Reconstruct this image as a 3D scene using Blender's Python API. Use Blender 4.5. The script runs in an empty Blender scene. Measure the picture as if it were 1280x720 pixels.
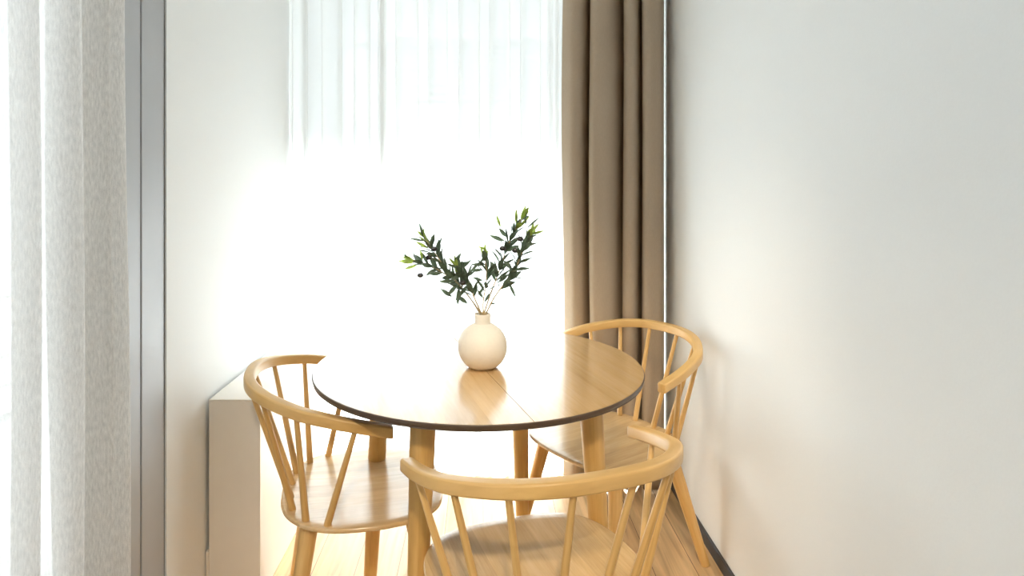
import bpy, bmesh, math, random
from mathutils import Vector, Matrix, noise
random.seed(7)
C = bpy.context.scene.collection
PI = math.pi

# ------------------------------------------------------------------ helpers
def link(name, me, parent=None):
    o = bpy.data.objects.new(name, me)
    C.objects.link(o)
    if parent is not None:
        o.parent = parent
    return o

def mesh_obj(name, verts, faces, mat, parent=None, uvs=None, smooth=True, sharp=None):
    me = bpy.data.meshes.new(name)
    me.from_pydata([tuple(v) for v in verts], [], faces)
    if uvs is not None:
        uvl = me.uv_layers.new(name='UVMap')
        for lp in me.loops:
            uvl.data[lp.index].uv = uvs[lp.vertex_index]
    me.materials.append(mat)
    if smooth:
        me.polygons.foreach_set('use_smooth', [True] * len(me.polygons))
        if sharp:
            me.set_sharp_from_angle(angle=math.radians(sharp))
    me.update()
    return link(name, me, parent)

def boxes_obj(name, boxes, mat, parent=None, bevel=0.0):
    bm = bmesh.new()
    for (x0, x1, y0, y1, z0, z1) in boxes:
        vs = [bm.verts.new((x, y, z)) for x in (x0, x1) for y in (y0, y1) for z in (z0, z1)]
        for f in ((0, 1, 3, 2), (4, 6, 7, 5), (0, 4, 5, 1), (2, 3, 7, 6), (0, 2, 6, 4), (1, 5, 7, 3)):
            bm.faces.new([vs[i] for i in f])
    bmesh.ops.recalc_face_normals(bm, faces=bm.faces)
    if bevel:
        bmesh.ops.bevel(bm, geom=list(bm.edges), offset=bevel, segments=2, affect='EDGES', profile=.5)
    me = bpy.data.meshes.new(name)
    bm.to_mesh(me); bm.free()
    me.materials.append(mat)
    return link(name, me, parent)

def empty(name, loc, rz=0.0):
    o = bpy.data.objects.new(name, None)
    C.objects.link(o)
    o.location = loc; o.rotation_euler = (0, 0, rz)
    o.empty_display_size = .1
    return o

def tag(o, label, cat, group=None):
    o['label'] = label; o['category'] = cat
    if group: o['group'] = group
    return o

def struct(o):
    o['kind'] = 'structure'
    return o

def catmull(P, n=12):
    P = [Vector(p) for p in P]
    Q = [2 * P[0] - P[1]] + P + [2 * P[-1] - P[-2]]
    out = []
    for i in range(1, len(Q) - 2):
        p0, p1, p2, p3 = Q[i - 1:i + 3]
        for k in range(n):
            t = k / n
            out.append(.5 * ((2 * p1) + (p2 - p0) * t + (2 * p0 - 5 * p1 + 4 * p2 - p3) * t * t
                             + (3 * p1 - p0 - 3 * p2 + p3) * t ** 3))
    out.append(P[-1])
    return out

def tube(name, path, radii, mat, parent=None, seg=16, cap=True, round_ends=False):
    """circular section swept along a path; UV u = metres along, v = metres around"""
    path = [Vector(p) for p in path]
    verts, faces, uvs = [], [], []
    L = 0.0
    t0 = (path[1] - path[0]).normalized()
    ref = Vector((1, 0, 0)) if abs(t0.x) < .8 else Vector((0, 1, 0))
    n = t0.cross(ref).normalized()
    off = random.random() * 5
    for i, p in enumerate(path):
        if i == 0: t = t0
        elif i == len(path) - 1: t = (path[i] - path[i - 1]).normalized()
        else: t = (path[i + 1] - path[i - 1]).normalized()
        n = (n - t * n.dot(t)).normalized()
        b = t.cross(n)
        if i: L += (path[i] - path[i - 1]).length
        r = radii[i] if isinstance(radii, (list, tuple)) else radii
        for k in range(seg + 1):
            a = 2 * PI * k / seg
            verts.append(p + (n * math.cos(a) + b * math.sin(a)) * r)
            uvs.append((L + off, off + a * .02))
    w = seg + 1
    for i in range(len(path) - 1):
        for k in range(seg):
            faces.append((i * w + k, i * w + k + 1, (i + 1) * w + k + 1, (i + 1) * w + k))
    if cap:
        faces.append([k for k in range(seg)][::-1])
        faces.append([(len(path) - 1) * w + k for k in range(seg)])
    return mesh_obj(name, verts, faces, mat, parent, uvs, True, 40)

def lathe(name, prof, mat, parent=None, seg=64):
    verts, faces = [], []
    for (r, z) in prof:
        for k in range(seg):
            a = 2 * PI * k / seg
            verts.append((r * math.cos(a), r * math.sin(a), z))
    for i in range(len(prof) - 1):
        for k in range(seg):
            k2 = (k + 1) % seg
            faces.append((i * seg + k, i * seg + k2, (i + 1) * seg + k2, (i + 1) * seg + k))
    return mesh_obj(name, verts, faces, mat, parent, None, True, 35)

# ------------------------------------------------------------------ materials
def new_mat(name):
    m = bpy.data.materials.new(name); m.use_nodes = True
    nt = m.node_tree
    for n in list(nt.nodes): nt.nodes.remove(n)
    out = nt.nodes.new('ShaderNodeOutputMaterial')
    return m, nt, out

def N(nt, t, **kw):
    n = nt.nodes.new(t)
    for k, v in kw.items():
        if k == 'inp':
            for kk, vv in v.items(): n.inputs[kk].default_value = vv
        else: setattr(n, k, v)
    return n

def ramp(nt, fac, stops):
    r = N(nt, 'ShaderNodeValToRGB')
    e = r.color_ramp.elements
    while len(e) < len(stops): e.new(.5)
    for i, (p, c) in enumerate(stops):
        e[i].position = p; e[i].color = (*c, 1)
    nt.links.new(fac, r.inputs[0])
    return r.outputs[0]

def plain(name, col, rough=.5, bump=0.0, bscale=60, var=0.03, spec=.5, metal=0.0):
    m, nt, out = new_mat(name)
    b = N(nt, 'ShaderNodeBsdfPrincipled', inp={'Roughness': rough, 'Specular IOR Level': spec, 'Metallic': metal})
    tc = N(nt, 'ShaderNodeTexCoord')
    nz = N(nt, 'ShaderNodeTexNoise', inp={'Scale': bscale, 'Detail': 4.0})
    nt.links.new(tc.outputs['Object'], nz.inputs['Vector'])
    lo = tuple(c * (1 - var) for c in col); hi = tuple(min(1, c * (1 + var)) for c in col)
    nt.links.new(ramp(nt, nz.outputs[0], [(.3, lo), (.7, hi)]), b.inputs['Base Color'])
    if bump:
        bp = N(nt, 'ShaderNodeBump', inp={'Strength': bump, 'Distance': .002})
        nt.links.new(nz.outputs[0], bp.inputs['Height'])
        nt.links.new(bp.outputs[0], b.inputs['Normal'])
    nt.links.new(b.outputs[0], out.inputs[0])
    return m

def wood(name, dark, mid, light, rough=.38, stave=0.0, uvscale=(2.2, 42), spec=.5, coat=0.0):
    """wood grain along UV u (metres); stave = width of glued staves across v"""
    m, nt, out = new_mat(name)
    b = N(nt, 'ShaderNodeBsdfPrincipled', inp={'Roughness': rough, 'Specular IOR Level': spec, 'Coat Weight': coat, 'Coat Roughness': .16})
    uv = N(nt, 'ShaderNodeUVMap')
    mp = N(nt, 'ShaderNodeMapping'); mp.inputs['Scale'].default_value = (uvscale[0], uvscale[1], 1)
    nt.links.new(uv.outputs[0], mp.inputs[0])
    vec = mp.outputs[0]
    tint = None
    if stave:
        sep = N(nt, 'ShaderNodeSeparateXYZ'); nt.links.new(uv.outputs[0], sep.inputs[0])
        dv = N(nt, 'ShaderNodeMath', operation='DIVIDE'); dv.inputs[1].default_value = stave
        nt.links.new(sep.outputs[1], dv.inputs[0])
        fl = N(nt, 'ShaderNodeMath', operation='FLOOR'); nt.links.new(dv.outputs[0], fl.inputs[0])
        wn = N(nt, 'ShaderNodeTexWhiteNoise', noise_dimensions='1D'); nt.links.new(fl.outputs[0], wn.inputs['W'])
        ml = N(nt, 'ShaderNodeVectorMath', operation='MULTIPLY_ADD')
        nt.links.new(wn.outputs['Color'], ml.inputs[0]); ml.inputs[1].default_value = (9, 9, 9)
        nt.links.new(mp.outputs[0], ml.inputs[2])
        vec = ml.outputs[0]; tint = wn.outputs['Value']
    n1 = N(nt, 'ShaderNodeTexNoise', inp={'Scale': 1.0, 'Detail': 6.0, 'Roughness': .6, 'Distortion': .6})
    nt.links.new(vec, n1.inputs['Vector'])
    n2 = N(nt, 'ShaderNodeTexNoise', inp={'Scale': 6.0, 'Detail': 2.0})
    nt.links.new(vec, n2.inputs['Vector'])
    mx = N(nt, 'ShaderNodeMath', operation='MULTIPLY_ADD'); mx.inputs[1].default_value = .35
    nt.links.new(n2.outputs[0], mx.inputs[0]); nt.links.new(n1.outputs[0], mx.inputs[2])
    col = ramp(nt, mx.outputs[0], [(.42, dark), (.66, mid), (.9, light)])
    if tint is not None:
        hs = N(nt, 'ShaderNodeHueSaturation')
        mr = N(nt, 'ShaderNodeMapRange', inp={'To Min': .88, 'To Max': 1.08}); nt.links.new(tint, mr.inputs[0])
        nt.links.new(mr.outputs[0], hs.inputs['Value']); nt.links.new(col, hs.inputs['Color'])
        col = hs.outputs[0]
    nt.links.new(col, b.inputs['Base Color'])
    bp = N(nt, 'ShaderNodeBump', inp={'Strength': .12, 'Distance': .001})
    nt.links.new(n2.outputs[0], bp.inputs['Height']); nt.links.new(bp.outputs[0], b.inputs['Normal'])
    nt.links.new(b.outputs[0], out.inputs[0])
    return m

def fabric(name, col, transp, transl, weave=(220, 220), slub=0.0, slub_col=None, var=.06):
    """woven cloth: see-through gaps + light scattered through + light scattered back"""
    m, nt, out = new_mat(name)
    uv = N(nt, 'ShaderNodeUVMap')
    mp = N(nt, 'ShaderNodeMapping'); mp.inputs['Scale'].default_value = (weave[0], weave[1], 1)
    nt.links.new(uv.outputs[0], mp.inputs[0])
    nz = N(nt, 'ShaderNodeTexNoise', inp={'Scale': 1.0, 'Detail': 3.0, 'Roughness': .7})
    nt.links.new(mp.outputs[0], nz.inputs['Vector'])
    mp2 = N(nt, 'ShaderNodeMapping'); mp2.inputs['Scale'].default_value = (260, 60, 1)
    nt.links.new(uv.outputs[0], mp2.inputs[0])
    n2 = N(nt, 'ShaderNodeTexNoise', inp={'Scale': 1.0, 'Detail': 4.0})
    nt.links.new(mp2.outputs[0], n2.inputs['Vector'])
    ad = N(nt, 'ShaderNodeMath', operation='ADD'); nt.links.new(nz.outputs[0], ad.inputs[0]); nt.links.new(n2.outputs[0], ad.inputs[1])
    lo = tuple(c * (1 - var) for c in col); hi = tuple(min(1, c * (1 + var)) for c in col)
    cc = ramp(nt, ad.outputs[0], [(.35, lo), (.65, hi)]) if False else None
    mr = N(nt, 'ShaderNodeMapRange', inp={'From Min': .7, 'From Max': 1.3, 'To Min': 0., 'To Max': 1.})
    nt.links.new(ad.outputs[0], mr.inputs[0])
    cc = ramp(nt, mr.outputs[0], [(0., lo), (1., hi)])
    df = N(nt, 'ShaderNodeBsdfDiffuse'); tl = N(nt, 'ShaderNodeBsdfTranslucent'); tr = N(nt, 'ShaderNodeBsdfTransparent')
    nt.links.new(cc, df.inputs[0]); nt.links.new(cc, tl.inputs[0])
    m1 = N(nt, 'ShaderNodeMixShader'); m1.inputs[0].default_value = transl
    nt.links.new(df.outputs[0], m1.inputs[1]); nt.links.new(tl.outputs[0], m1.inputs[2])
    m2 = N(nt, 'ShaderNodeMixShader')
    if slub:
        mr2 = N(nt, 'ShaderNodeMapRange', inp={'From Min': .7, 'From Max': 1.3, 'To Min': transp * (1 + slub), 'To Max': transp * (1 - slub)})
        nt.links.new(ad.outputs[0], mr2.inputs[0]); nt.links.new(mr2.outputs[0], m2.inputs[0])
    else:
        m2.inputs[0].default_value = transp
    nt.links.new(m1.outputs[0], m2.inputs[1]); nt.links.new(tr.outputs[0], m2.inputs[2])
    nt.links.new(m2.outputs[0], out.inputs[0])
    return m

def leafmat(name, col, tl):
    m, nt, out = new_mat(name)
    tc = N(nt, 'ShaderNodeTexCoord'); nz = N(nt, 'ShaderNodeTexNoise', inp={'Scale': 55.0, 'Detail': 3.0})
    nt.links.new(tc.outputs['Object'], nz.inputs['Vector'])
    c = ramp(nt, nz.outputs[0], [(.3, tuple(x * .6 for x in col)), (.55, col), (.75, tuple(x * 1.5 for x in col))])
    b = N(nt, 'ShaderNodeBsdfPrincipled', inp={'Roughness': .4}); nt.links.new(c, b.inputs['Base Color'])
    t = N(nt, 'ShaderNodeBsdfTranslucent'); nt.links.new(c, t.inputs[0])
    mx = N(nt, 'ShaderNodeMixShader', inp={0: tl})
    nt.links.new(b.outputs[0], mx.inputs[1]); nt.links.new(t.outputs[0], mx.inputs[2]); nt.links.new(mx.outputs[0], out.inputs[0])
    return m

def glass_mat():
    m, nt, out = new_mat('window_glass')
    tr = N(nt, 'ShaderNodeBsdfTransparent'); tr.inputs[0].default_value = (.96, .98, .97, 1)
    gl = N(nt, 'ShaderNodeBsdfGlossy', inp={'Roughness': .02})
    mx = N(nt, 'ShaderNodeMixShader', inp={0: .04})
    nt.links.new(tr.outputs[0], mx.inputs[1]); nt.links.new(gl.outputs[0], mx.inputs[2])
    nt.links.new(mx.outputs[0], out.inputs[0])
    return m

def floor_mat():
    m, nt, out = new_mat('oak_plank_floor')
    b = N(nt, 'ShaderNodeBsdfPrincipled', inp={'Roughness': .42})
    tc = N(nt, 'ShaderNodeTexCoord')
    mp = N(nt, 'ShaderNodeMapping'); mp.inputs['Rotation'].default_value = (0, 0, PI / 2)
    nt.links.new(tc.outputs['Object'], mp.inputs[0])
    br = N(nt, 'ShaderNodeTexBrick', inp={'Scale': 1.0, 'Mortar Size': .0012, 'Brick Width': 1.4, 'Row Height': .14,
                                         'Color1': (.52, .335, .165, 1), 'Color2': (.61, .42, .22, 1), 'Mortar': (.12, .07, .035, 1)})
    br.offset = .37
    nt.links.new(mp.outputs[0], br.inputs['Vector'])
    m3 = N(nt, 'ShaderNodeMapping'); m3.inputs['Scale'].default_value = (45, 3, 3)
    nt.links.new(tc.outputs['Object'], m3.inputs[0])
    nz = N(nt, 'ShaderNodeTexNoise', inp={'Scale': 1.0, 'Detail': 7.0, 'Distortion': .8})
    nt.links.new(m3.outputs[0], nz.inputs['Vector'])
    mr = N(nt, 'ShaderNodeMapRange', inp={'From Min': .3, 'From Max': .7, 'To Min': .72, 'To Max': 1.2})
    nt.links.new(nz.outputs[0], mr.inputs[0])
    hs = N(nt, 'ShaderNodeHueSaturation'); nt.links.new(br.outputs[0], hs.inputs['Color']); nt.links.new(mr.outputs[0], hs.inputs['Value'])
    nt.links.new(hs.outputs[0], b.inputs['Base Color'])
    nt.links.new(b.outputs[0], out.inputs[0])
    return m

OAK_D, OAK_M, OAK_L = (.52, .305, .10), (.66, .41, .15), (.74, .48, .20)
M = dict(
    wall=plain('white_wall_paint', (.815, .835, .84), .55, .08, 180, .006, .25),
    ceiling=plain('ceiling_paint', (.86, .86, .85), .7, 0, 40, .006, .2),
    floor=floor_mat(),
    base=plain('dark_baseboard', (.045, .045, .05), .5, 0, 30, .1),
    alu=plain('grey_aluminium', (.40, .41, .43), .35, 0, 8, .03, .5),
    gasket=plain('dark_gasket', (.05, .05, .055), .7, 0, 20, .1),
    cabinet=plain('cream_cabinet_paint', (.80, .755, .69), .4, 0, 20, .01, .4),
    glass=glass_mat(),
    oak=wood('oak_chair_wood', OAK_D, OAK_M, OAK_L, .36),
    seat=wood('oak_seat_wood', (.54, .35, .16), (.65, .44, .22), (.72, .51, .28), .20, .07, (3, 40), .8),
    top=wood('oak_table_top', (.46, .28, .11), (.56, .355, .155), (.62, .41, .20), .18, .095, (2.2, 38), .7, .9),
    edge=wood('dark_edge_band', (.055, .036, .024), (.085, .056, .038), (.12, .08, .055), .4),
    leg=wood('oak_table_leg', OAK_D, (.60, .355, .11), (.68, .42, .15), .4),
    vase=plain('matt_cream_ceramic', (.74, .69, .61), .55, .15, 140, .02, .35),
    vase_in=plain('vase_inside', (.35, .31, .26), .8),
    sheer=fabric('white_voile', (.94, .94, .935), .21, .75, (700, 700), .0, None, .01),
    drape=fabric('taupe_drape_cloth', (.48, .39, .295), .0, .14, (500, 900), 0, None, .05),
    linen=fabric('pale_linen', (.79, .775, .755), .11, .45, (420, 900), .8, None, .12),
    stem=plain('olive_stem', (.46, .35, .19), .7, .2, 200, .2),
    leaf=leafmat('olive_leaf', (.105, .148, .095), .42),
    young=leafmat('young_olive_leaf', (.33, .44, .09), .5),
    olive=plain('dark_olive_fruit', (.03, .028, .03), .3, 0, 60, .2),
    render_w=plain('white_render', (.80, .80, .79), .8, .2, 30, .02, .2),
    render_g=plain('grey_render', (.72, .72, .73), .8, .2, 30, .03, .2),
    slab=plain('grey_terrace_tile', (.36, .36, .35), .7, 0, 6, .03),
    roof=plain('dark_slat', (.06, .06, .06), .7, 0, 10, .1),
    shade=plain('window_dark', (.10, .11, .12), .3),
)

# ------------------------------------------------------------------ room dimensions (metres)
XL, XR = -.85, .79            # left and right wall faces
YW = 2.96                     # inner face of the window wall
YB = -3.0                     # wall behind the viewer
H = 2.50
W2A, W2B = -.70, 1.706        # side window opening in the left wall
LINT = 2.42

f = struct(boxes_obj('floor', [(XL - .02, XR + .02, YB - .02, YW + .16, -.06, 0)], M['floor']))
struct(boxes_obj('ceiling', [(XL - .2, XR + .2, YB - .2, YW + .2, H, H + .1)], M['ceiling']))
struct(boxes_obj('wall_right', [(XR, XR + .15, YB - .15, YW + .16, -.06, H)], M['wall']))
struct(boxes_obj('wall_left', [(XL - .16, XL, W2B, YW + .16, -.06, H), (XL - .16, XL, YB - .15, W2A, -.06, H),
                               (XL - .16, XL, W2A, W2B, LINT, H)], M['wall']))
struct(boxes_obj('wall_rear', [(XL, XR, YB - .15, YB, -.06, H)], M['wall']))
struct(boxes_obj('wall_window', [(XL, XR, YW, YW + .16, LINT, H)], M['wall']))
struct(boxes_obj('baseboard_right', [(XR - .011, XR, YB, YW, 0, .043)], M['base'], None, .002))

def window(name, axis, a0, a1, face, mull, pane_n):
    """glazed frame in a wall opening; axis 'x' runs along X at y=face, 'y' along Y at x=face"""
    fw, dp = .05, .06
    bars = [(a0, a0 + fw, 0, LINT), (a1 - fw, a1, 0, LINT), (a0 + fw, a1 - fw, LINT - fw, LINT), (a0 + fw, a1 - fw, 0, fw)]
    bars += [(m - .03, m + .03, fw, LINT - fw) for m in mull]
    bx = []
    for (p, q, z0, z1) in bars:
        bx.append((p, q, face, face + dp, z0, z1) if axis == 'x' else (face - dp, face, p, q, z0, z1))
    fr = struct(boxes_obj(name, bx, M['alu'], None, .003))
    cuts = [a0 + fw] + [c for m in mull for c in (m - .03, m + .03)] + [a1 - fw]
    for i in range(0, len(cuts), 2):
        g = (cuts[i], cuts[i + 1], face + .025, face + .031, fw, LINT - fw) if axis == 'x' else \
            (face - .031, face - .025, cuts[i], cuts[i + 1], fw, LINT - fw)
        boxes_obj('window_pane', [g], M['glass'], fr)
    return fr

window('window_1', 'x', XL, XR, YW + .05, [-.02], 2)
w2 = window('window_2', 'y', W2A, W2B - .19, XL - .06, [.45], 2)
# broad grey aluminium jamb at the end of the side window, flush with the left wall
boxes_obj('window_jamb', [(XL - .12, XL - .004, W2B - .116, W2B - .004, 0, LINT)], M['alu'], w2, .002)
boxes_obj('window_jamb', [(XL - .12, XL - .006, W2B - .192, W2B - .1175, 0, LINT)], M['alu'], w2, .002)
boxes_obj('window_gasket', [(XL - .12, XL - .016, W2B - .1175, W2B - .116, 0, LINT), (XL - .12, XL - .005, W2B - .004, W2B, 0, LINT)], M['gasket'], w2)

# ------------------------------------------------------------------ low cabinet along the left wall
CX0, CX1, CY0, CY1, CH = XL + .012, -.6815, 1.942, 2.715, .613
cab = empty('low_cabinet', ((CX0 + CX1) / 2, CY0, 0))
tag(cab, 'low cream cabinet built along the left wall behind the chair', 'cabinet')
def local_boxes(name, boxes, mat, root, bevel=0):
    l = root.location
    return boxes_obj(name, [(a - l.x, b - l.x, c - l.y, d - l.y, e - l.z, g - l.z) for a, b, c, d, e, g in boxes], mat, root, bevel)
local_boxes('body', [(CX0, CX1, CY0, CY1, 0, CH - .0065)], M['cabinet'], cab, .0015)
local_boxes('top_panel', [(CX0, CX1 , CY0 , CY1, CH - .0063, CH)], M['cabinet'], cab, .0015)
local_boxes('plinth', [(CX0 - .0095, CX0 - .0003, CY0, CY1, 0, .148)], M['cabinet'], cab, .0015)

# ------------------------------------------------------------------ curtains
def cloth(name, prof, z0, z1, mat, nz=40, wob=0.0, drift=None, thick=0.0, seed=0):
    """hanging cloth: plan-view profile swept from z1 down to z0; drift(t,z) moves points with height"""
    verts, faces, uvs = [], [], []
    L = [0.0]
    for i in range(1, len(prof)): L.append(L[-1] + (prof[i] - prof[i - 1]).length)
    n = len(prof)
    for j in range(nz + 1):
        z = z0 + (z1 - z0) * j / nz
        for i, p in enumerate(prof):
            q = Vector((p.x, p.y, z))
            if wob:
                k = wob * (1.2 - .75 * z / z1)
                q.x += k * noise.noise(Vector((L[i] * 5, z * .7, seed)))
                q.y += k * noise.noise(Vector((L[i] * 5, z * .7, seed + 9)))
            if drift: q += drift(L[i] / L[-1], z)
            verts.append(q); uvs.append((L[i], z))
    for j in range(nz):
        for i in range(n - 1):
            faces.append((j * n + i, j * n + i + 1, (j + 1) * n + i + 1, (j + 1) * n + i))
    o = mesh_obj(name, verts, faces, mat, None, uvs)
    if thick:
        s = o.modifiers.new('thickness', 'SOLIDIFY'); s.thickness = thick; s.offset = 0
    return o

# sheer: flat panels joined by narrow S-folds
folds = [-.825, -.768, -.695, -.62, -.555, -.497, -.447, -.428, -.37, -.29, -.235, -.163, -.10, -.022, .035, .11, .168, .245, .283, .300, .314, .327, .341, .356, .41, .47, .52]
prof = []
x = XL + .006
sgn = 1
YS = 2.765
pts = [(x, YS + .012)]
for fx in folds:
    a = .006 + .003 * random.random()
    ov = .006 + .005 * random.random()
    ya = YS + sgn * a; yb = YS - sgn * a
    m = .018 if not .28 < fx < .36 else .006
    pts += [(fx - m, ya), (fx + ov * (m / .018), ya - sgn * .004), (fx - ov * (m / .018), yb + sgn * .004), (fx + m, yb)]
    sgn = -sgn
pts.append((.56, YS))
prof = [Vector((p.x, p.y)) for p in catmull([(a, b, 0) for a, b in pts], 4)]
sheer = cloth('sheer_curtain', prof, .012, H - .01, M['sheer'], 30, .006, None, 0, 3)
tag(sheer, 'long white sheer curtain pleated across the bright window behind the table', 'curtain')

# drape: deep soft folds gathered at the right corner
YD = 2.650
def px_x(u, y): return (u - 604) * y / 795.0
dp = [(704, .050), (709, .018), (717, -.012), (727, -.004), (733, .035), (736.5, .082), (738.5, .075), (737.3, .030), (737.5, -.020), (743, -.044), (756, -.040), (766, -.012), (774, .040),
      (779, .085), (781, .075), (779.8, .030), (780, -.015), (785, -.038), (793, -.036), (798, .010), (801, .060), (804, .085), (804.5, .060), (803, .005), (805, -.034), (812, -.044), (820, -.038), (825.5, -.03), (828.3, -.012), (828.8, .03), (829.2, .07), (829.6, .105)]
prof = [Vector((p.x, p.y)) for p in catmull([(px_x(u, YD + d), YD + d, 0) for u, d in dp], 8)]
def dr(t, z): return Vector((.006 * math.sin(3 * z + 5 * t), .006 * math.sin(2.2 * z + 9 * t), 0)) * (1 - t)
drape = cloth('drape', prof, .012, H - .01, M['drape'], 40, .004, dr, .002, 11)
tag(drape, 'heavy taupe drape gathered in deep folds in the corner by the right wall', 'curtain')

# linen curtain at the side window on the left
XCU = -.795
ly = [(.50, .01), (.57, -.03), (.64, .03), (.71, -.03), (.78, .03), (.84, -.03), (.90, .005), (.98, .018), (1.05, .030), (1.086, .036), (1.095, .026),
      (1.093, .010), (1.086, -.008), (1.090, -.020), (1.108, -.022), (1.135, -.008), (1.175, .020), (1.200, .034), (1.209, .028), (1.206, .014), (1.198, -.002),
      (1.196, -.016), (1.210, -.022), (1.25, -.018), (1.29, -.008), (1.315, .006), (1.328, .016), (1.336, .006), (1.346, .006), (1.365, .014), (1.382, .015), (1.392, .006),
      (1.384, -.008), (1.36, -.018), (1.31, -.028), (1.25, -.034), (1.214, -.036), (1.208, -.042), (1.25, -.045), (1.31, -.040), (1.37, -.030)]
prof = [Vector((p.x, p.y)) for p in catmull([(XCU + d, y, 0) for y, d in ly], 8)]
def dl(t, z):
    k = (1 - z / 2.0)
    return Vector((.012 * k * math.sin(9 * t), .030 * k * (1 - .5 * t) + .004 * math.sin(4 * z + 7 * t), 0))
linen = cloth('linen_curtain', prof, .012, H - .01, M['linen'], 50, .008, dl, 0, 23)
tag(linen, 'pale grey linen curtain hanging at the left side window by the grey frame', 'curtain')

# ------------------------------------------------------------------ table
TX, TY, TZ, TR = -.0137, 1.902, .735, .482
table = empty('dining_table', (TX, TY, 0))
tag(table, 'round oak dining table with dark edge and a seam across the top', 'table')
SEAM = math.radians(105.7)
sd = Vector((math.cos(SEAM), math.sin(SEAM), 0)); sn = Vector((-sd.y, sd.x, 0))
for s in (1, -1):
    R1 = TR - .0025
    verts, uvs, faces = [], [], []
    g = .0007
    arc = []
    n = 72
    a0 = math.asin(g / R1)
    for k in range(n + 1):
        a = a0 + (PI - 2 * a0) * k / n
        arc.append(sd * (R1 * math.cos(a)) + sn * (s * R1 * math.sin(a)))
    for z in (.0, -.0155):
        for p in arc:
            verts.append((p.x, p.y, TZ + z)); uvs.append((p.dot(sd) + 3 * (s > 0), p.dot(sn)))
    top = list(range(n + 1)); bot = list(range(n + 1, 2 * n + 2))
    faces.append(top if s > 0 else top[::-1]); faces.append(bot[::-1] if s > 0 else bot)
    for k in range(n + 1):
        k2 = (k + 1) % (n + 1)
        faces.append((top[k], bot[k], bot[k2], top[k2]) if s > 0 else (top[k2], bot[k2], bot[k], top[k]))
    mesh_obj('tabletop_leaf', verts, faces, M['top'], table, uvs, False)
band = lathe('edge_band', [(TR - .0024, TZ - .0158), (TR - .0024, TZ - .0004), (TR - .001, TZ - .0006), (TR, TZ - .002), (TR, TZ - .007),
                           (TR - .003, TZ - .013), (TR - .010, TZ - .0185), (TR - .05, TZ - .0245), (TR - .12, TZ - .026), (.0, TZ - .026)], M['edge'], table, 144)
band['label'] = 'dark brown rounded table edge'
for k in range(4):
    a = math.radians(246.2 + 90 * k)
    rt, rf = .338, .384
    p0 = Vector((rt * math.cos(a), rt * math.sin(a), TZ - .026)); p1 = Vector((rf * math.cos(a), rf * math.sin(a), 0.001))
    n = 14
    tube('leg', [p0.lerp(p1, i / n) for i in range(n + 1)], [.0325 - .0115 * max(0, i / n - .1) / .9 for i in range(n + 1)], M['leg'], table, 28)

# ------------------------------------------------------------------ chairs
RS = 1.05
half = [(.173, -.176), (.2375, -.100), (.262, -.030), (.2735, .045), (.276, .118)]
rail_pts = [(-a, b) for a, b in half[::-1]] + [(-.095, -.2185), (0, -.230), (.095, -.2185)] + half
rail_c = [Vector((p.x * RS, p.y * RS, .693 - .226 * p.y * RS)) for p in catmull([(a, b, 0) for a, b in rail_pts], 10)]
RL = [0.0]
for i in range(1, len(rail_c)): RL.append(RL[-1] + (rail_c[i].xy - rail_c[i - 1].xy).length)
RTOT = RL[-1]
def rail_at(s):
    s = s + RTOT / 2
    for i in range(1, len(RL)):
        if RL[i] >= s:
            t = (s - RL[i - 1]) / (RL[i] - RL[i - 1]); return rail_c[i - 1].lerp(rail_c[i], t)
    return rail_c[-1]

def build_rail(root):
    tw, th, r = .031, .0305, .0062
    sec = []
    for cx, cz, a0 in ((1, 1, 0), (-1, 1, 90), (-1, -1, 180), (1, -1, 270)):
        for k in range(6):
            a = math.radians(a0 + 18 * k)
            sec.append((cx * (tw / 2 - r) + r * math.cos(a), cz * (th / 2 - r) + r * math.sin(a)))
    ns = len(sec)
    rings = []
    n = len(rail_c)
    ease = [(.0, .62), (.0015, .80), (.004, .93), (.008, 1.0)]
    path = []
    for i in range(n):
        if i == 0: t = rail_c[1] - rail_c[0]
        elif i == n - 1: t = rail_c[-1] - rail_c[-2]
        else: t = rail_c[i + 1] - rail_c[i - 1]
        path.append((rail_c[i], t.normalized(), 1.0, RL[i]))
    st, en = path[0], path[-1]
    ext = [(st[0] - st[1] * (.008 - d), st[1], k, st[3] - .008 + d) for d, k in ease[:3]]
    ext2 = [(en[0] + en[1] * (.008 - d), en[1], k, en[3] + .008 - d) for d, k in ease[:3]][::-1]
    path = ext + path + ext2
    verts, faces, uvs = [], [], []
    for (p, t, k, l) in path:
        t2 = Vector((t.x, t.y, 0)).normalized()
        outw = Vector((t2.y, -t2.x, 0)); up = Vector((0, 0, 1))
        # edge softening only, toward the end
        for j, (a, b) in enumerate(sec):
            verts.append(p + outw * (a * (.55 + .45 * k) if k < 1 else a) + up * (b * (.6 + .4 * k) if k < 1 else b) - up * (th / 2))
            uvs.append((l, (j if j < ns / 2 else ns - j) * .004 + .3))
    for i in range(len(path) - 1):
        for j in range(ns):
            j2 = (j + 1) % ns
            faces.append((i * ns + j, (i + 1) * ns + j, (i + 1) * ns + j2, i * ns + j2))
    faces.append(list(range(ns))); faces.append([(len(path) - 1) * ns + j for j in range(ns)][::-1])
    return mesh_obj('back_rail', verts, faces, M['oak'], root, uvs, True, 50)

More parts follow.
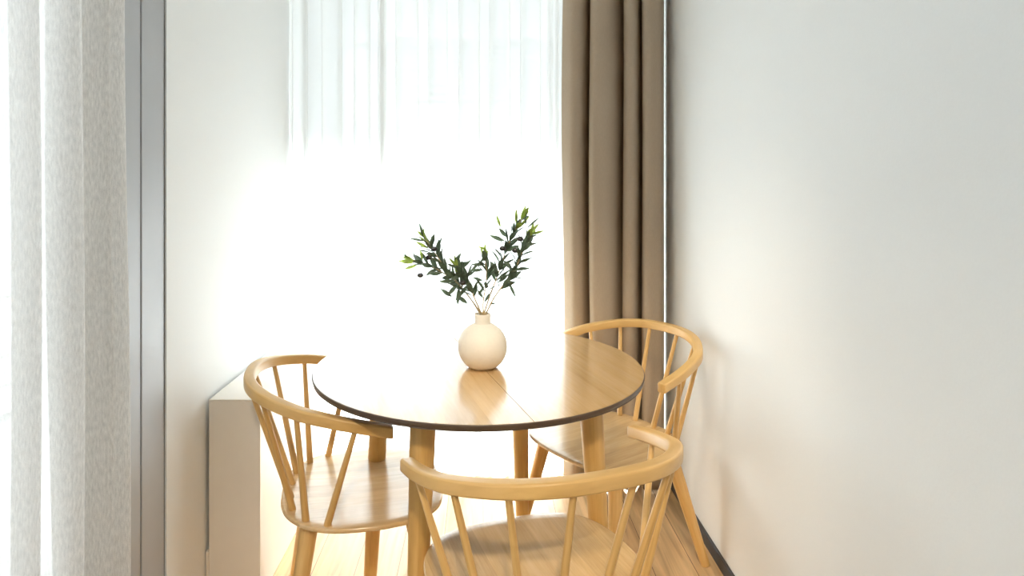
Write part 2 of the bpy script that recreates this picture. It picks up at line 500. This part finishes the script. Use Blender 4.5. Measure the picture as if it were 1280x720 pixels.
SZ, ST = .393, .017
def build_seat(root):
    hp = [(.075, -.154), (.145, -.133), (.205, -.085), (.238, -.020), (.2495, .06), (.247, .135), (.229, .205), (.185, .262), (.11, .290)]
    P = [(0, -.157)] + hp + [(0, .298)] + [(-a, b) for a, b in hp[::-1]] + [(0, -.157)]
    out = [(p.x, p.y) for p in catmull([(a, b, 0) for a, b in P], 8)][:-1]
    n = len(out)
    rings = [(1, 0, -ST), (1.0, .0, -ST)]
    verts, uvs, faces = [], [], []
    # rings: (inset, z)
    prof = [(.022, -ST), (.006, -ST * .86), (.0, -ST * .55), (.0, -ST * .25), (.0012, -.001), (.004, 0.0), (.03, -.0006), (.075, -.003), (.125, -.0055), (.18, -.0065)]
    cy = .06
    for ins, z in prof:
        for (a, b) in out:
            L = math.hypot(a, b - cy); k = max(0.02, (L - ins) / L)
            x_, y_ = a * k, cy + (b - cy) * k
            verts.append((x_, y_, SZ + z)); uvs.append((y_, x_ + 1.0))
    for i in range(len(prof) - 1):
        for j in range(n):
            j2 = (j + 1) % n
            faces.append((i * n + j, i * n + j2, (i + 1) * n + j2, (i + 1) * n + j))
    faces.append([(len(prof) - 1) * n + j for j in range(n)]); faces.append([j for j in range(n)][::-1])
    return mesh_obj('seat', verts, faces, M['seat'], root, uvs, True, 60)

spin_top = [.063, .182, .300, .448]
spin_bot = [(.042, -.130), (.110, -.122), (.175, -.085), (.212, -.030)]

def build_chair():
    root = empty('dining_chair', (0, 0, 0))
    build_seat(root); build_rail(root)
    for sg in (-1, 1):
        for s, (bx, by) in zip(spin_top, spin_bot):
            t = rail_at(sg * s); t = Vector((t.x, t.y, t.z - .0275))
            b = Vector((sg * bx, by, SZ - .002))
            n = 8
            tube('spindle', [b.lerp(t, i / n) for i in range(n + 1)], [.0099 - .0032 * i / n for i in range(n + 1)], M['oak'], root, 14)
        for (tx, ty, fx, fy) in ((.150, -.075, .258, -.135), (.165, .195, .228, .272)):
            a = Vector((sg * tx, ty, SZ - ST + .001)); b = Vector((sg * fx, fy, .001))
            n = 12
            tube('leg', [a.lerp(b, i / n) for i in range(n + 1)], [.0245 - .0095 * i / n for i in range(n + 1)], M['oak'], root, 20)
    return root

def copy_thing(root):
    c = root.copy(); C.objects.link(c)
    for ch in list(root.children):
        d = ch.copy(); C.objects.link(d); d.parent = c
    return c

def place(o, loc, rz, label):
    o.location = loc; o.rotation_euler = (0, 0, rz)
    return tag(o, label, 'chair', 'oak spindle chairs around the table')

ch = build_chair()
chairs = [ch, copy_thing(ch), copy_thing(ch)]
place(chairs[0], (.145, 1.391, 0), .332, 'oak spindle-back chair nearest the viewer, its curved back turned towards us')
place(chairs[1], (-.423, 1.856, 0), -1.336, 'oak spindle-back chair beside the low cream cabinet, left of the table')
place(chairs[2], (.482, 2.251, 0), 2.187, 'oak spindle-back chair in the corner beside the taupe drape and right wall')

# ------------------------------------------------------------------ vase with olive branches
VX, VY = -.002, 1.862
vase = empty('vase', (VX, VY, TZ + .0005))
tag(vase, 'round matt cream vase with short neck on the oak table', 'vase')
R = .0715; cz = .0615
prof = [(0, .0), (.030, .0), (.0345, .0012)]
a0 = math.asin((.003 - cz) / R)
for i in range(29):
    a = a0 + (math.radians(70) - a0) * i / 28
    prof.append((R * math.cos(a), cz + R * math.sin(a)))
prof += [(.0238, .1305), (.0233, .134), (.0232, .150), (.0234, .1555), (.0225, .1572), (.0205, .1560), (.0200, .150), (.0200, .128)]
lathe('body', prof, M['vase'], vase, 72)
lathe('inside', [(.0202, .128), (.055, .10), (.055, .03), (.0, .02)], M['vase_in'], vase, 36)

NX, NY, NZ = VX, VY, TZ + .157      # mouth of the vase
K = 1.862 / 795.0                   # metres per photo pixel at the vase
def bp(u, v, dy): return Vector(((u - 603) * K, dy, (391 - v) * K))

def leaf_geo(V, F, base, d, nrm, L, W, bend, fold):
    d = d.normalized(); side = d.cross(nrm).normalized(); up = side.cross(d).normalized()
    prof = [(0, .08), (.10, .30), (.25, .72), (.45, 1.0), (.65, .88), (.82, .55), (.93, .25), (1, .02)]
    i0 = len(V)
    for t, w in prof:
        c = base + d * (L * t) + up * (bend * L * (t * t - t * .3))
        ww = W * .5 * w
        V.append(c - side * ww + up * (fold * ww)); V.append(c); V.append(c + side * ww + up * (fold * ww))
    for k in range(len(prof) - 1):
        a = i0 + 3 * k
        F.append((a, a + 1, a + 4, a + 3)); F.append((a + 1, a + 2, a + 5, a + 4))

def branch(label, pts, start, nleaf, young_from, Lr, olives=(), extra=(), seed=0):
    rnd = random.Random(seed)
    root = empty('olive_branch', (NX, NY, NZ))
    tag(root, label, 'branch', 'olive branches in the vase')
    path = catmull([bp(*p) for p in pts], 8)
    # the cut end stands inside the vase
    p0 = path[0]; low = Vector((-p0.x * .6 + .002, -p0.y * .3, -.09))
    path = [low, low.lerp(p0, .5), p0 - Vector((0, 0, .006))] + path
    n = len(path)
    tube('stem', path, [.0027 - .0018 * i / (n - 1) for i in range(n)], M['stem'], root, 7)
    cum = [0.0]
    for i in range(1, n): cum.append(cum[-1] + (path[i] - path[i - 1]).length)
    i0 = 3
    L0 = cum[i0] + (cum[-1] - cum[i0]) * start
    Va, Fa, Vb, Fb = [], [], [], []
    for q in range(nleaf):
        s = L0 + (cum[-1] - L0) * (q + .5 * rnd.random()) / nleaf
        j = next(i for i in range(1, n) if cum[i] >= s)
        p = path[j - 1].lerp(path[j], (s - cum[j - 1]) / max(1e-6, cum[j] - cum[j - 1]))
        t = (path[j] - path[j - 1]).normalized()
        fr = (s - cum[i0]) / (cum[-1] - cum[i0])
        ref = Vector((0, 1, 0)); e1 = t.cross(ref).normalized(); e2 = t.cross(e1).normalized()
        for sg in (0, PI):
            phi = (q % 2) * PI / 2 * .8 + sg + rnd.uniform(-.5, .5)
            rad = e1 * math.cos(phi) + e2 * math.sin(phi)
            ang = math.radians(rnd.uniform(28, 62) - 12 * fr)
            d = t * math.cos(ang) + rad * math.sin(ang)
            nrm = (t * math.sin(ang) - rad * math.cos(ang)) + Vector((rnd.uniform(-.6, .6), rnd.uniform(-.6, .6), rnd.uniform(-.3, .3)))
            Ln = rnd.uniform(*Lr) * (1.0 if fr < .85 else .85); W = rnd.uniform(.013, .0185)
            tgt = (Vb, Fb) if (fr > young_from and rnd.random() < .8) else (Va, Fa)
            leaf_geo(tgt[0], tgt[1], p, d, nrm, Ln, W, rnd.uniform(-.25, .15), rnd.uniform(.1, .35))
    # terminal leaves
    t = (path[-1] - path[-3]).normalized()
    for a in (-.25, .3):
        d = (t + Vector((a, rnd.uniform(-.3, .3), 0))).normalized()
        leaf_geo(Vb, Fb, path[-1], d, Vector((rnd.uniform(-.4, .4), -1, .3)), rnd.uniform(.03, .042), .0085, rnd.uniform(-.15, .15), .2)
    for (u, v, dy, u2, v2, W, yg) in extra:        # single leaves that stand clear of the spray
        a, b = bp(u, v, dy), bp(u2, v2, dy - .006)
        tg = (Vb, Fb) if yg else (Va, Fa)
        leaf_geo(tg[0], tg[1], a, b - a, Vector((.15, -1, .25)), (b - a).length, W, .06, .2)
    mesh_obj('foliage', Va, Fa, M['leaf'], root)
    if Vb:
        yo = mesh_obj('young_foliage', Vb, Fb, M['young'], root); yo['label'] = 'bright yellow-green young leaves'
    for (u, v, dy) in olives:
        c = bp(u, v, dy)
        verts, faces = [], []
        for i in range(9):
            th = PI * i / 8
            for k in range(12):
                a = 2 * PI * k / 12
                verts.append(c + Vector((  .0098 * math.sin(th) * math.cos(a), .0082 * math.sin(th) * math.sin(a), .0074 * math.cos(th))))
        for i in range(8):
            for k in range(12):
                k2 = (k + 1) % 12
                faces.append((i * 12 + k, (i + 1) * 12 + k, (i + 1) * 12 + k2, i * 12 + k2))
        near = min(path[3:], key=lambda w: (w - c).length)
        o = mesh_obj('olive', verts, faces, M['olive'], root)
        tube('olive_stalk', [near, near.lerp(c, .5) + Vector((0, 0, .003)), c], [.0012, .0011, .0012], M['leaf'], o, 6)
    return root

branch('tall left olive branch in the cream vase, tip pointing up and left', [(601, 391, 0), (590, 374, -.01), (575, 354, -.02), (561, 338, -.02), (549, 322, -.015), (539, 307, -.01), (531, 296, -.01)],
       .34, 15, .88, (.043, .058), [(543, 309, -.02)],
       [(531, 298, -.01, 524, 276, .009, 0), (533, 300, -.01, 511, 296, .007, 0), (536, 309, -.01, 520, 300, .010, 1), (545, 312, .0, 553, 294, .007, 0), (541, 310, 0, 539, 293, .007, 0)], 1)
branch('low left olive branch reaching out furthest left over the table', [(600, 391, .004), (586, 371, .015), (567, 352, .03), (546, 338, .035), (527, 329, .035), (515, 325, .03)],
       .30, 11, .88, (.041, .055), [(535, 322, .025), (524, 345, .03)],
       [(515, 326, .03, 496, 327, .011, 1), (520, 332, .03, 503, 337, .010, 1), (513, 327, .03, 502, 316, .006, 0), (538, 316, .03, 520, 312, .005, 0), (527, 326, .03, 524, 312, .009, 1)], 2)
branch('short middle olive branch leaning left in the cream vase', [(602, 391, -.004), (595, 374, -.022), (588, 357, -.034), (580, 342, -.038), (573, 331, -.038)],
       .38, 12, .97, (.043, .058), [(579, 349, -.05)],
       [(566, 330, -.03, 577, 313, .012, 0), (574, 335, -.03, 590, 321, .009, 0), (585, 340, -.03, 602, 322, .008, 0), (572, 344, -.02, 568, 317, .010, 1), (588, 350, -.03, 569, 372, .012, 0), (574, 356, -.02, 572, 378, .013, 0), (566, 368, -.03, 551, 357, .012, 0), (585, 377, -.02, 571, 366, .013, 0), (572, 352, -.03, 560, 366, .013, 0),
        (569, 330, -.03, 585, 324, .009, 0), (580, 343, -.03, 594, 336, .010, 0), (578, 340, -.03, 563, 347, .012, 0)], 3)
branch('tallest olive branch leaning right, its tip standing highest of all', [(605, 391, .0), (612, 370, .012), (621, 347, .018), (629, 323, .015), (637, 301, .008), (645, 284, 0), (652, 272, 0)],
       .32, 18, .88, (.044, .061), [(628, 309, -.01)],
       [(626, 284, .01, 620, 267, .009, 1), (645, 279, 0, 645, 260, .010, 1), (644, 287, 0, 662, 269, .009, 1), (632, 301, .01, 611, 293, .013, 0), (634, 296, .01, 623, 284, .013, 0), (609, 312, .01, 597, 307, .008, 1), (606, 316, .01, 606, 303, .008, 1)], 4)
branch('right outer olive branch with a leaf drooping on its right side', [(607, 391, -.004), (617, 370, -.02), (630, 351, -.03), (643, 333, -.032), (651, 314, -.03), (658, 297, -.026), (663, 288, -.024)],
       .30, 17, .90, (.042, .058), [(649, 296, -.04), (643, 310, -.04)],
       [(635, 349, -.03, 644, 369, .009, 0), (660, 292, -.02, 680, 286, .008, 1), (657, 284, -.02, 674, 269, .006, 0), (656, 283, -.02, 657, 262, .005, 0), (650, 312, -.03, 664, 300, .014, 0), (648, 325, -.03, 662, 320, .010, 0), (660, 298, -.02, 664, 281, .010, 1), (622, 350, -.03, 635, 339, .012, 0), (634, 342, -.03, 645, 330, .011, 0), (640, 334, -.03, 628, 322, .013, 0)], 5)
branch('short upright olive branch in the centre of the cream vase', [(604, 391, .006), (604, 376, .008), (607, 356, .0), (608, 338, -.006), (606, 322, -.01)],
       .36, 8, .95, (.041, .055), [],
       [(604, 372, .0, 596, 360, .009, 0), (605, 378, .0, 612, 364, .008, 0), (613, 379, .0, 620, 377, .006, 0), (605, 330, 0, 589, 329, .010, 0), (607, 344, 0, 618, 328, .013, 0), (604, 336, 0, 588, 337, .010, 0), (604, 350, 0, 590, 345, .009, 0),
        (606, 356, 0, 597, 368, .009, 0), (610, 318, 0, 600, 326, .012, 0), (612, 325, 0, 622, 338, .013, 0)], 6)

# ------------------------------------------------------------------ outside
struct(boxes_obj('terrace', [(-6, 4, YW + .16, 7.5, -.16, -.04), (-6, XL - .16, -4, YW + .16, -.16, -.04)], M['slab']))
struct(boxes_obj('added_overhang', [(-2.0, 3, YW + .16, 3.99, 2.62, 2.80), (-2.0, XL - .16, -4, YW + .16, 2.62, 2.80)], M['render_w']))  # unseen overhang, added to shade the upper sheer and dim the side window

nb = empty('neighbouring_house', (1.0, 12, -1))
tag(nb, 'pale house with a band of dark slats, faintly seen through the sheer curtain', 'building')
boxes_obj('wall', [(-3.6, 3.6, 0, 3, 0, 4.75)], M['render_w'], nb)
for i in range(8):
    boxes_obj('cladding_slat', [(-3.1, 1.0, -.07, -.005, 3.74 + .15 * i, 3.80 + .15 * i)], M['roof'], nb)
boxes_obj('roof', [(-3.8, 3.8, -.2, 3.2, 4.95, 5.02)], M['render_w'], nb)
for x0 in (-2.2, .2, 2.0):
    w = boxes_obj('window', [(x0, x0 + .8, -.03, .02, 1.6, 2.6)], M['shade'], nb)

sb = empty('side_building', (-2.6, 2.0, -.04))
tag(sb, 'grey building wall, tiled base whitened as a sunlit patch, glimpsed through left linen curtain', 'building')
boxes_obj('wall', [(-1.5, 0, -7, 3.2, 0, 6.5)], M['render_g'], sb)
boxes_obj('tile_course', [(-.02, .012, -7, 3.2, .06 + .16 * i, .205 + .16 * i) for i in range(5)], M['render_w'], sb)  # tile courses kept whiter than the wall to stand in for sunlight on it

# ------------------------------------------------------------------ light
W = bpy.data.worlds.new('World'); bpy.context.scene.world = W; W.use_nodes = True
nt = W.node_tree
bg = nt.nodes['Background']
tc = nt.nodes.new('ShaderNodeTexCoord'); sp = nt.nodes.new('ShaderNodeSeparateXYZ')
nt.links.new(tc.outputs['Generated'], sp.inputs[0])
cr = nt.nodes.new('ShaderNodeValToRGB')
cr.color_ramp.elements[0].position = .48; cr.color_ramp.elements[0].color = (.80, .82, .82, 1)
cr.color_ramp.elements[1].position = .75; cr.color_ramp.elements[1].color = (.84, .92, 1, 1)
mr = nt.nodes.new('ShaderNodeMapRange'); mr.inputs[1].default_value = -1; mr.inputs[2].default_value = 1
nt.links.new(sp.outputs[2], mr.inputs[0]); nt.links.new(mr.outputs[0], cr.inputs[0])
nt.links.new(cr.outputs[0], bg.inputs[0])
bg.inputs[1].default_value = 1.55

def light(name, kind, loc, energy, col, target=None, **kw):
    d = bpy.data.lights.new(name, kind); d.energy = energy; d.color = col
    for k, v in kw.items(): setattr(d, k, v)
    o = bpy.data.objects.new(name, d); C.objects.link(o); o.location = loc
    if target is not None:
        o.rotation_euler = (Vector(target) - Vector(loc)).to_track_quat('-Z', 'Y').to_euler()
    return o

az, el = math.radians(18), math.radians(50)
sdir = Vector((math.sin(az) * math.cos(el), math.cos(az) * math.cos(el), math.sin(el)))
light('sun', 'SUN', sdir * 20, 112.0, (.89, .945, 1.0), (0, 0, 0), angle=math.radians(17))
light('track_spot', 'SPOT', (.05, -.75, H - .12), 440, (1, .84, .62), (.10, 1.25, .54), spot_size=math.radians(44), spot_blend=1.0, shadow_soft_size=.06)
light('ceiling_downlight', 'SPOT', (.02, .90, H - .03), 200, (1, .86, .64), (.36, 2.10, .45), spot_size=math.radians(46), spot_blend=.8, shadow_soft_size=.05)

# ------------------------------------------------------------------ camera
cam = bpy.data.cameras.new('camera'); co = bpy.data.objects.new('camera', cam); C.objects.link(co)
co.location = (0, 0, 1.281); co.rotation_euler = (PI / 2, 0, 0)
cam.sensor_width = 36; cam.lens = 794.7 / 1280 * 36
cam.shift_x = (640 - 604) / 1280; cam.shift_y = -(360 - 226.1) / 1280
cam.clip_start = .05
bpy.context.scene.camera = co
sc = bpy.context.scene
sc.view_settings.view_transform = 'Standard'; sc.view_settings.look = 'None'
sc.view_settings.gamma = 1; sc.view_settings.use_curve_mapping = False
sc.view_settings.exposure = -1.33
cy = sc.cycles
cy.max_bounces = 14; cy.diffuse_bounces = 8; cy.transmission_bounces = 8; cy.transparent_max_bounces = 24; cy.glossy_bounces = 6
cy.sample_clamp_indirect = 12; cy.use_denoising = True; cy.caustics_reflective = False
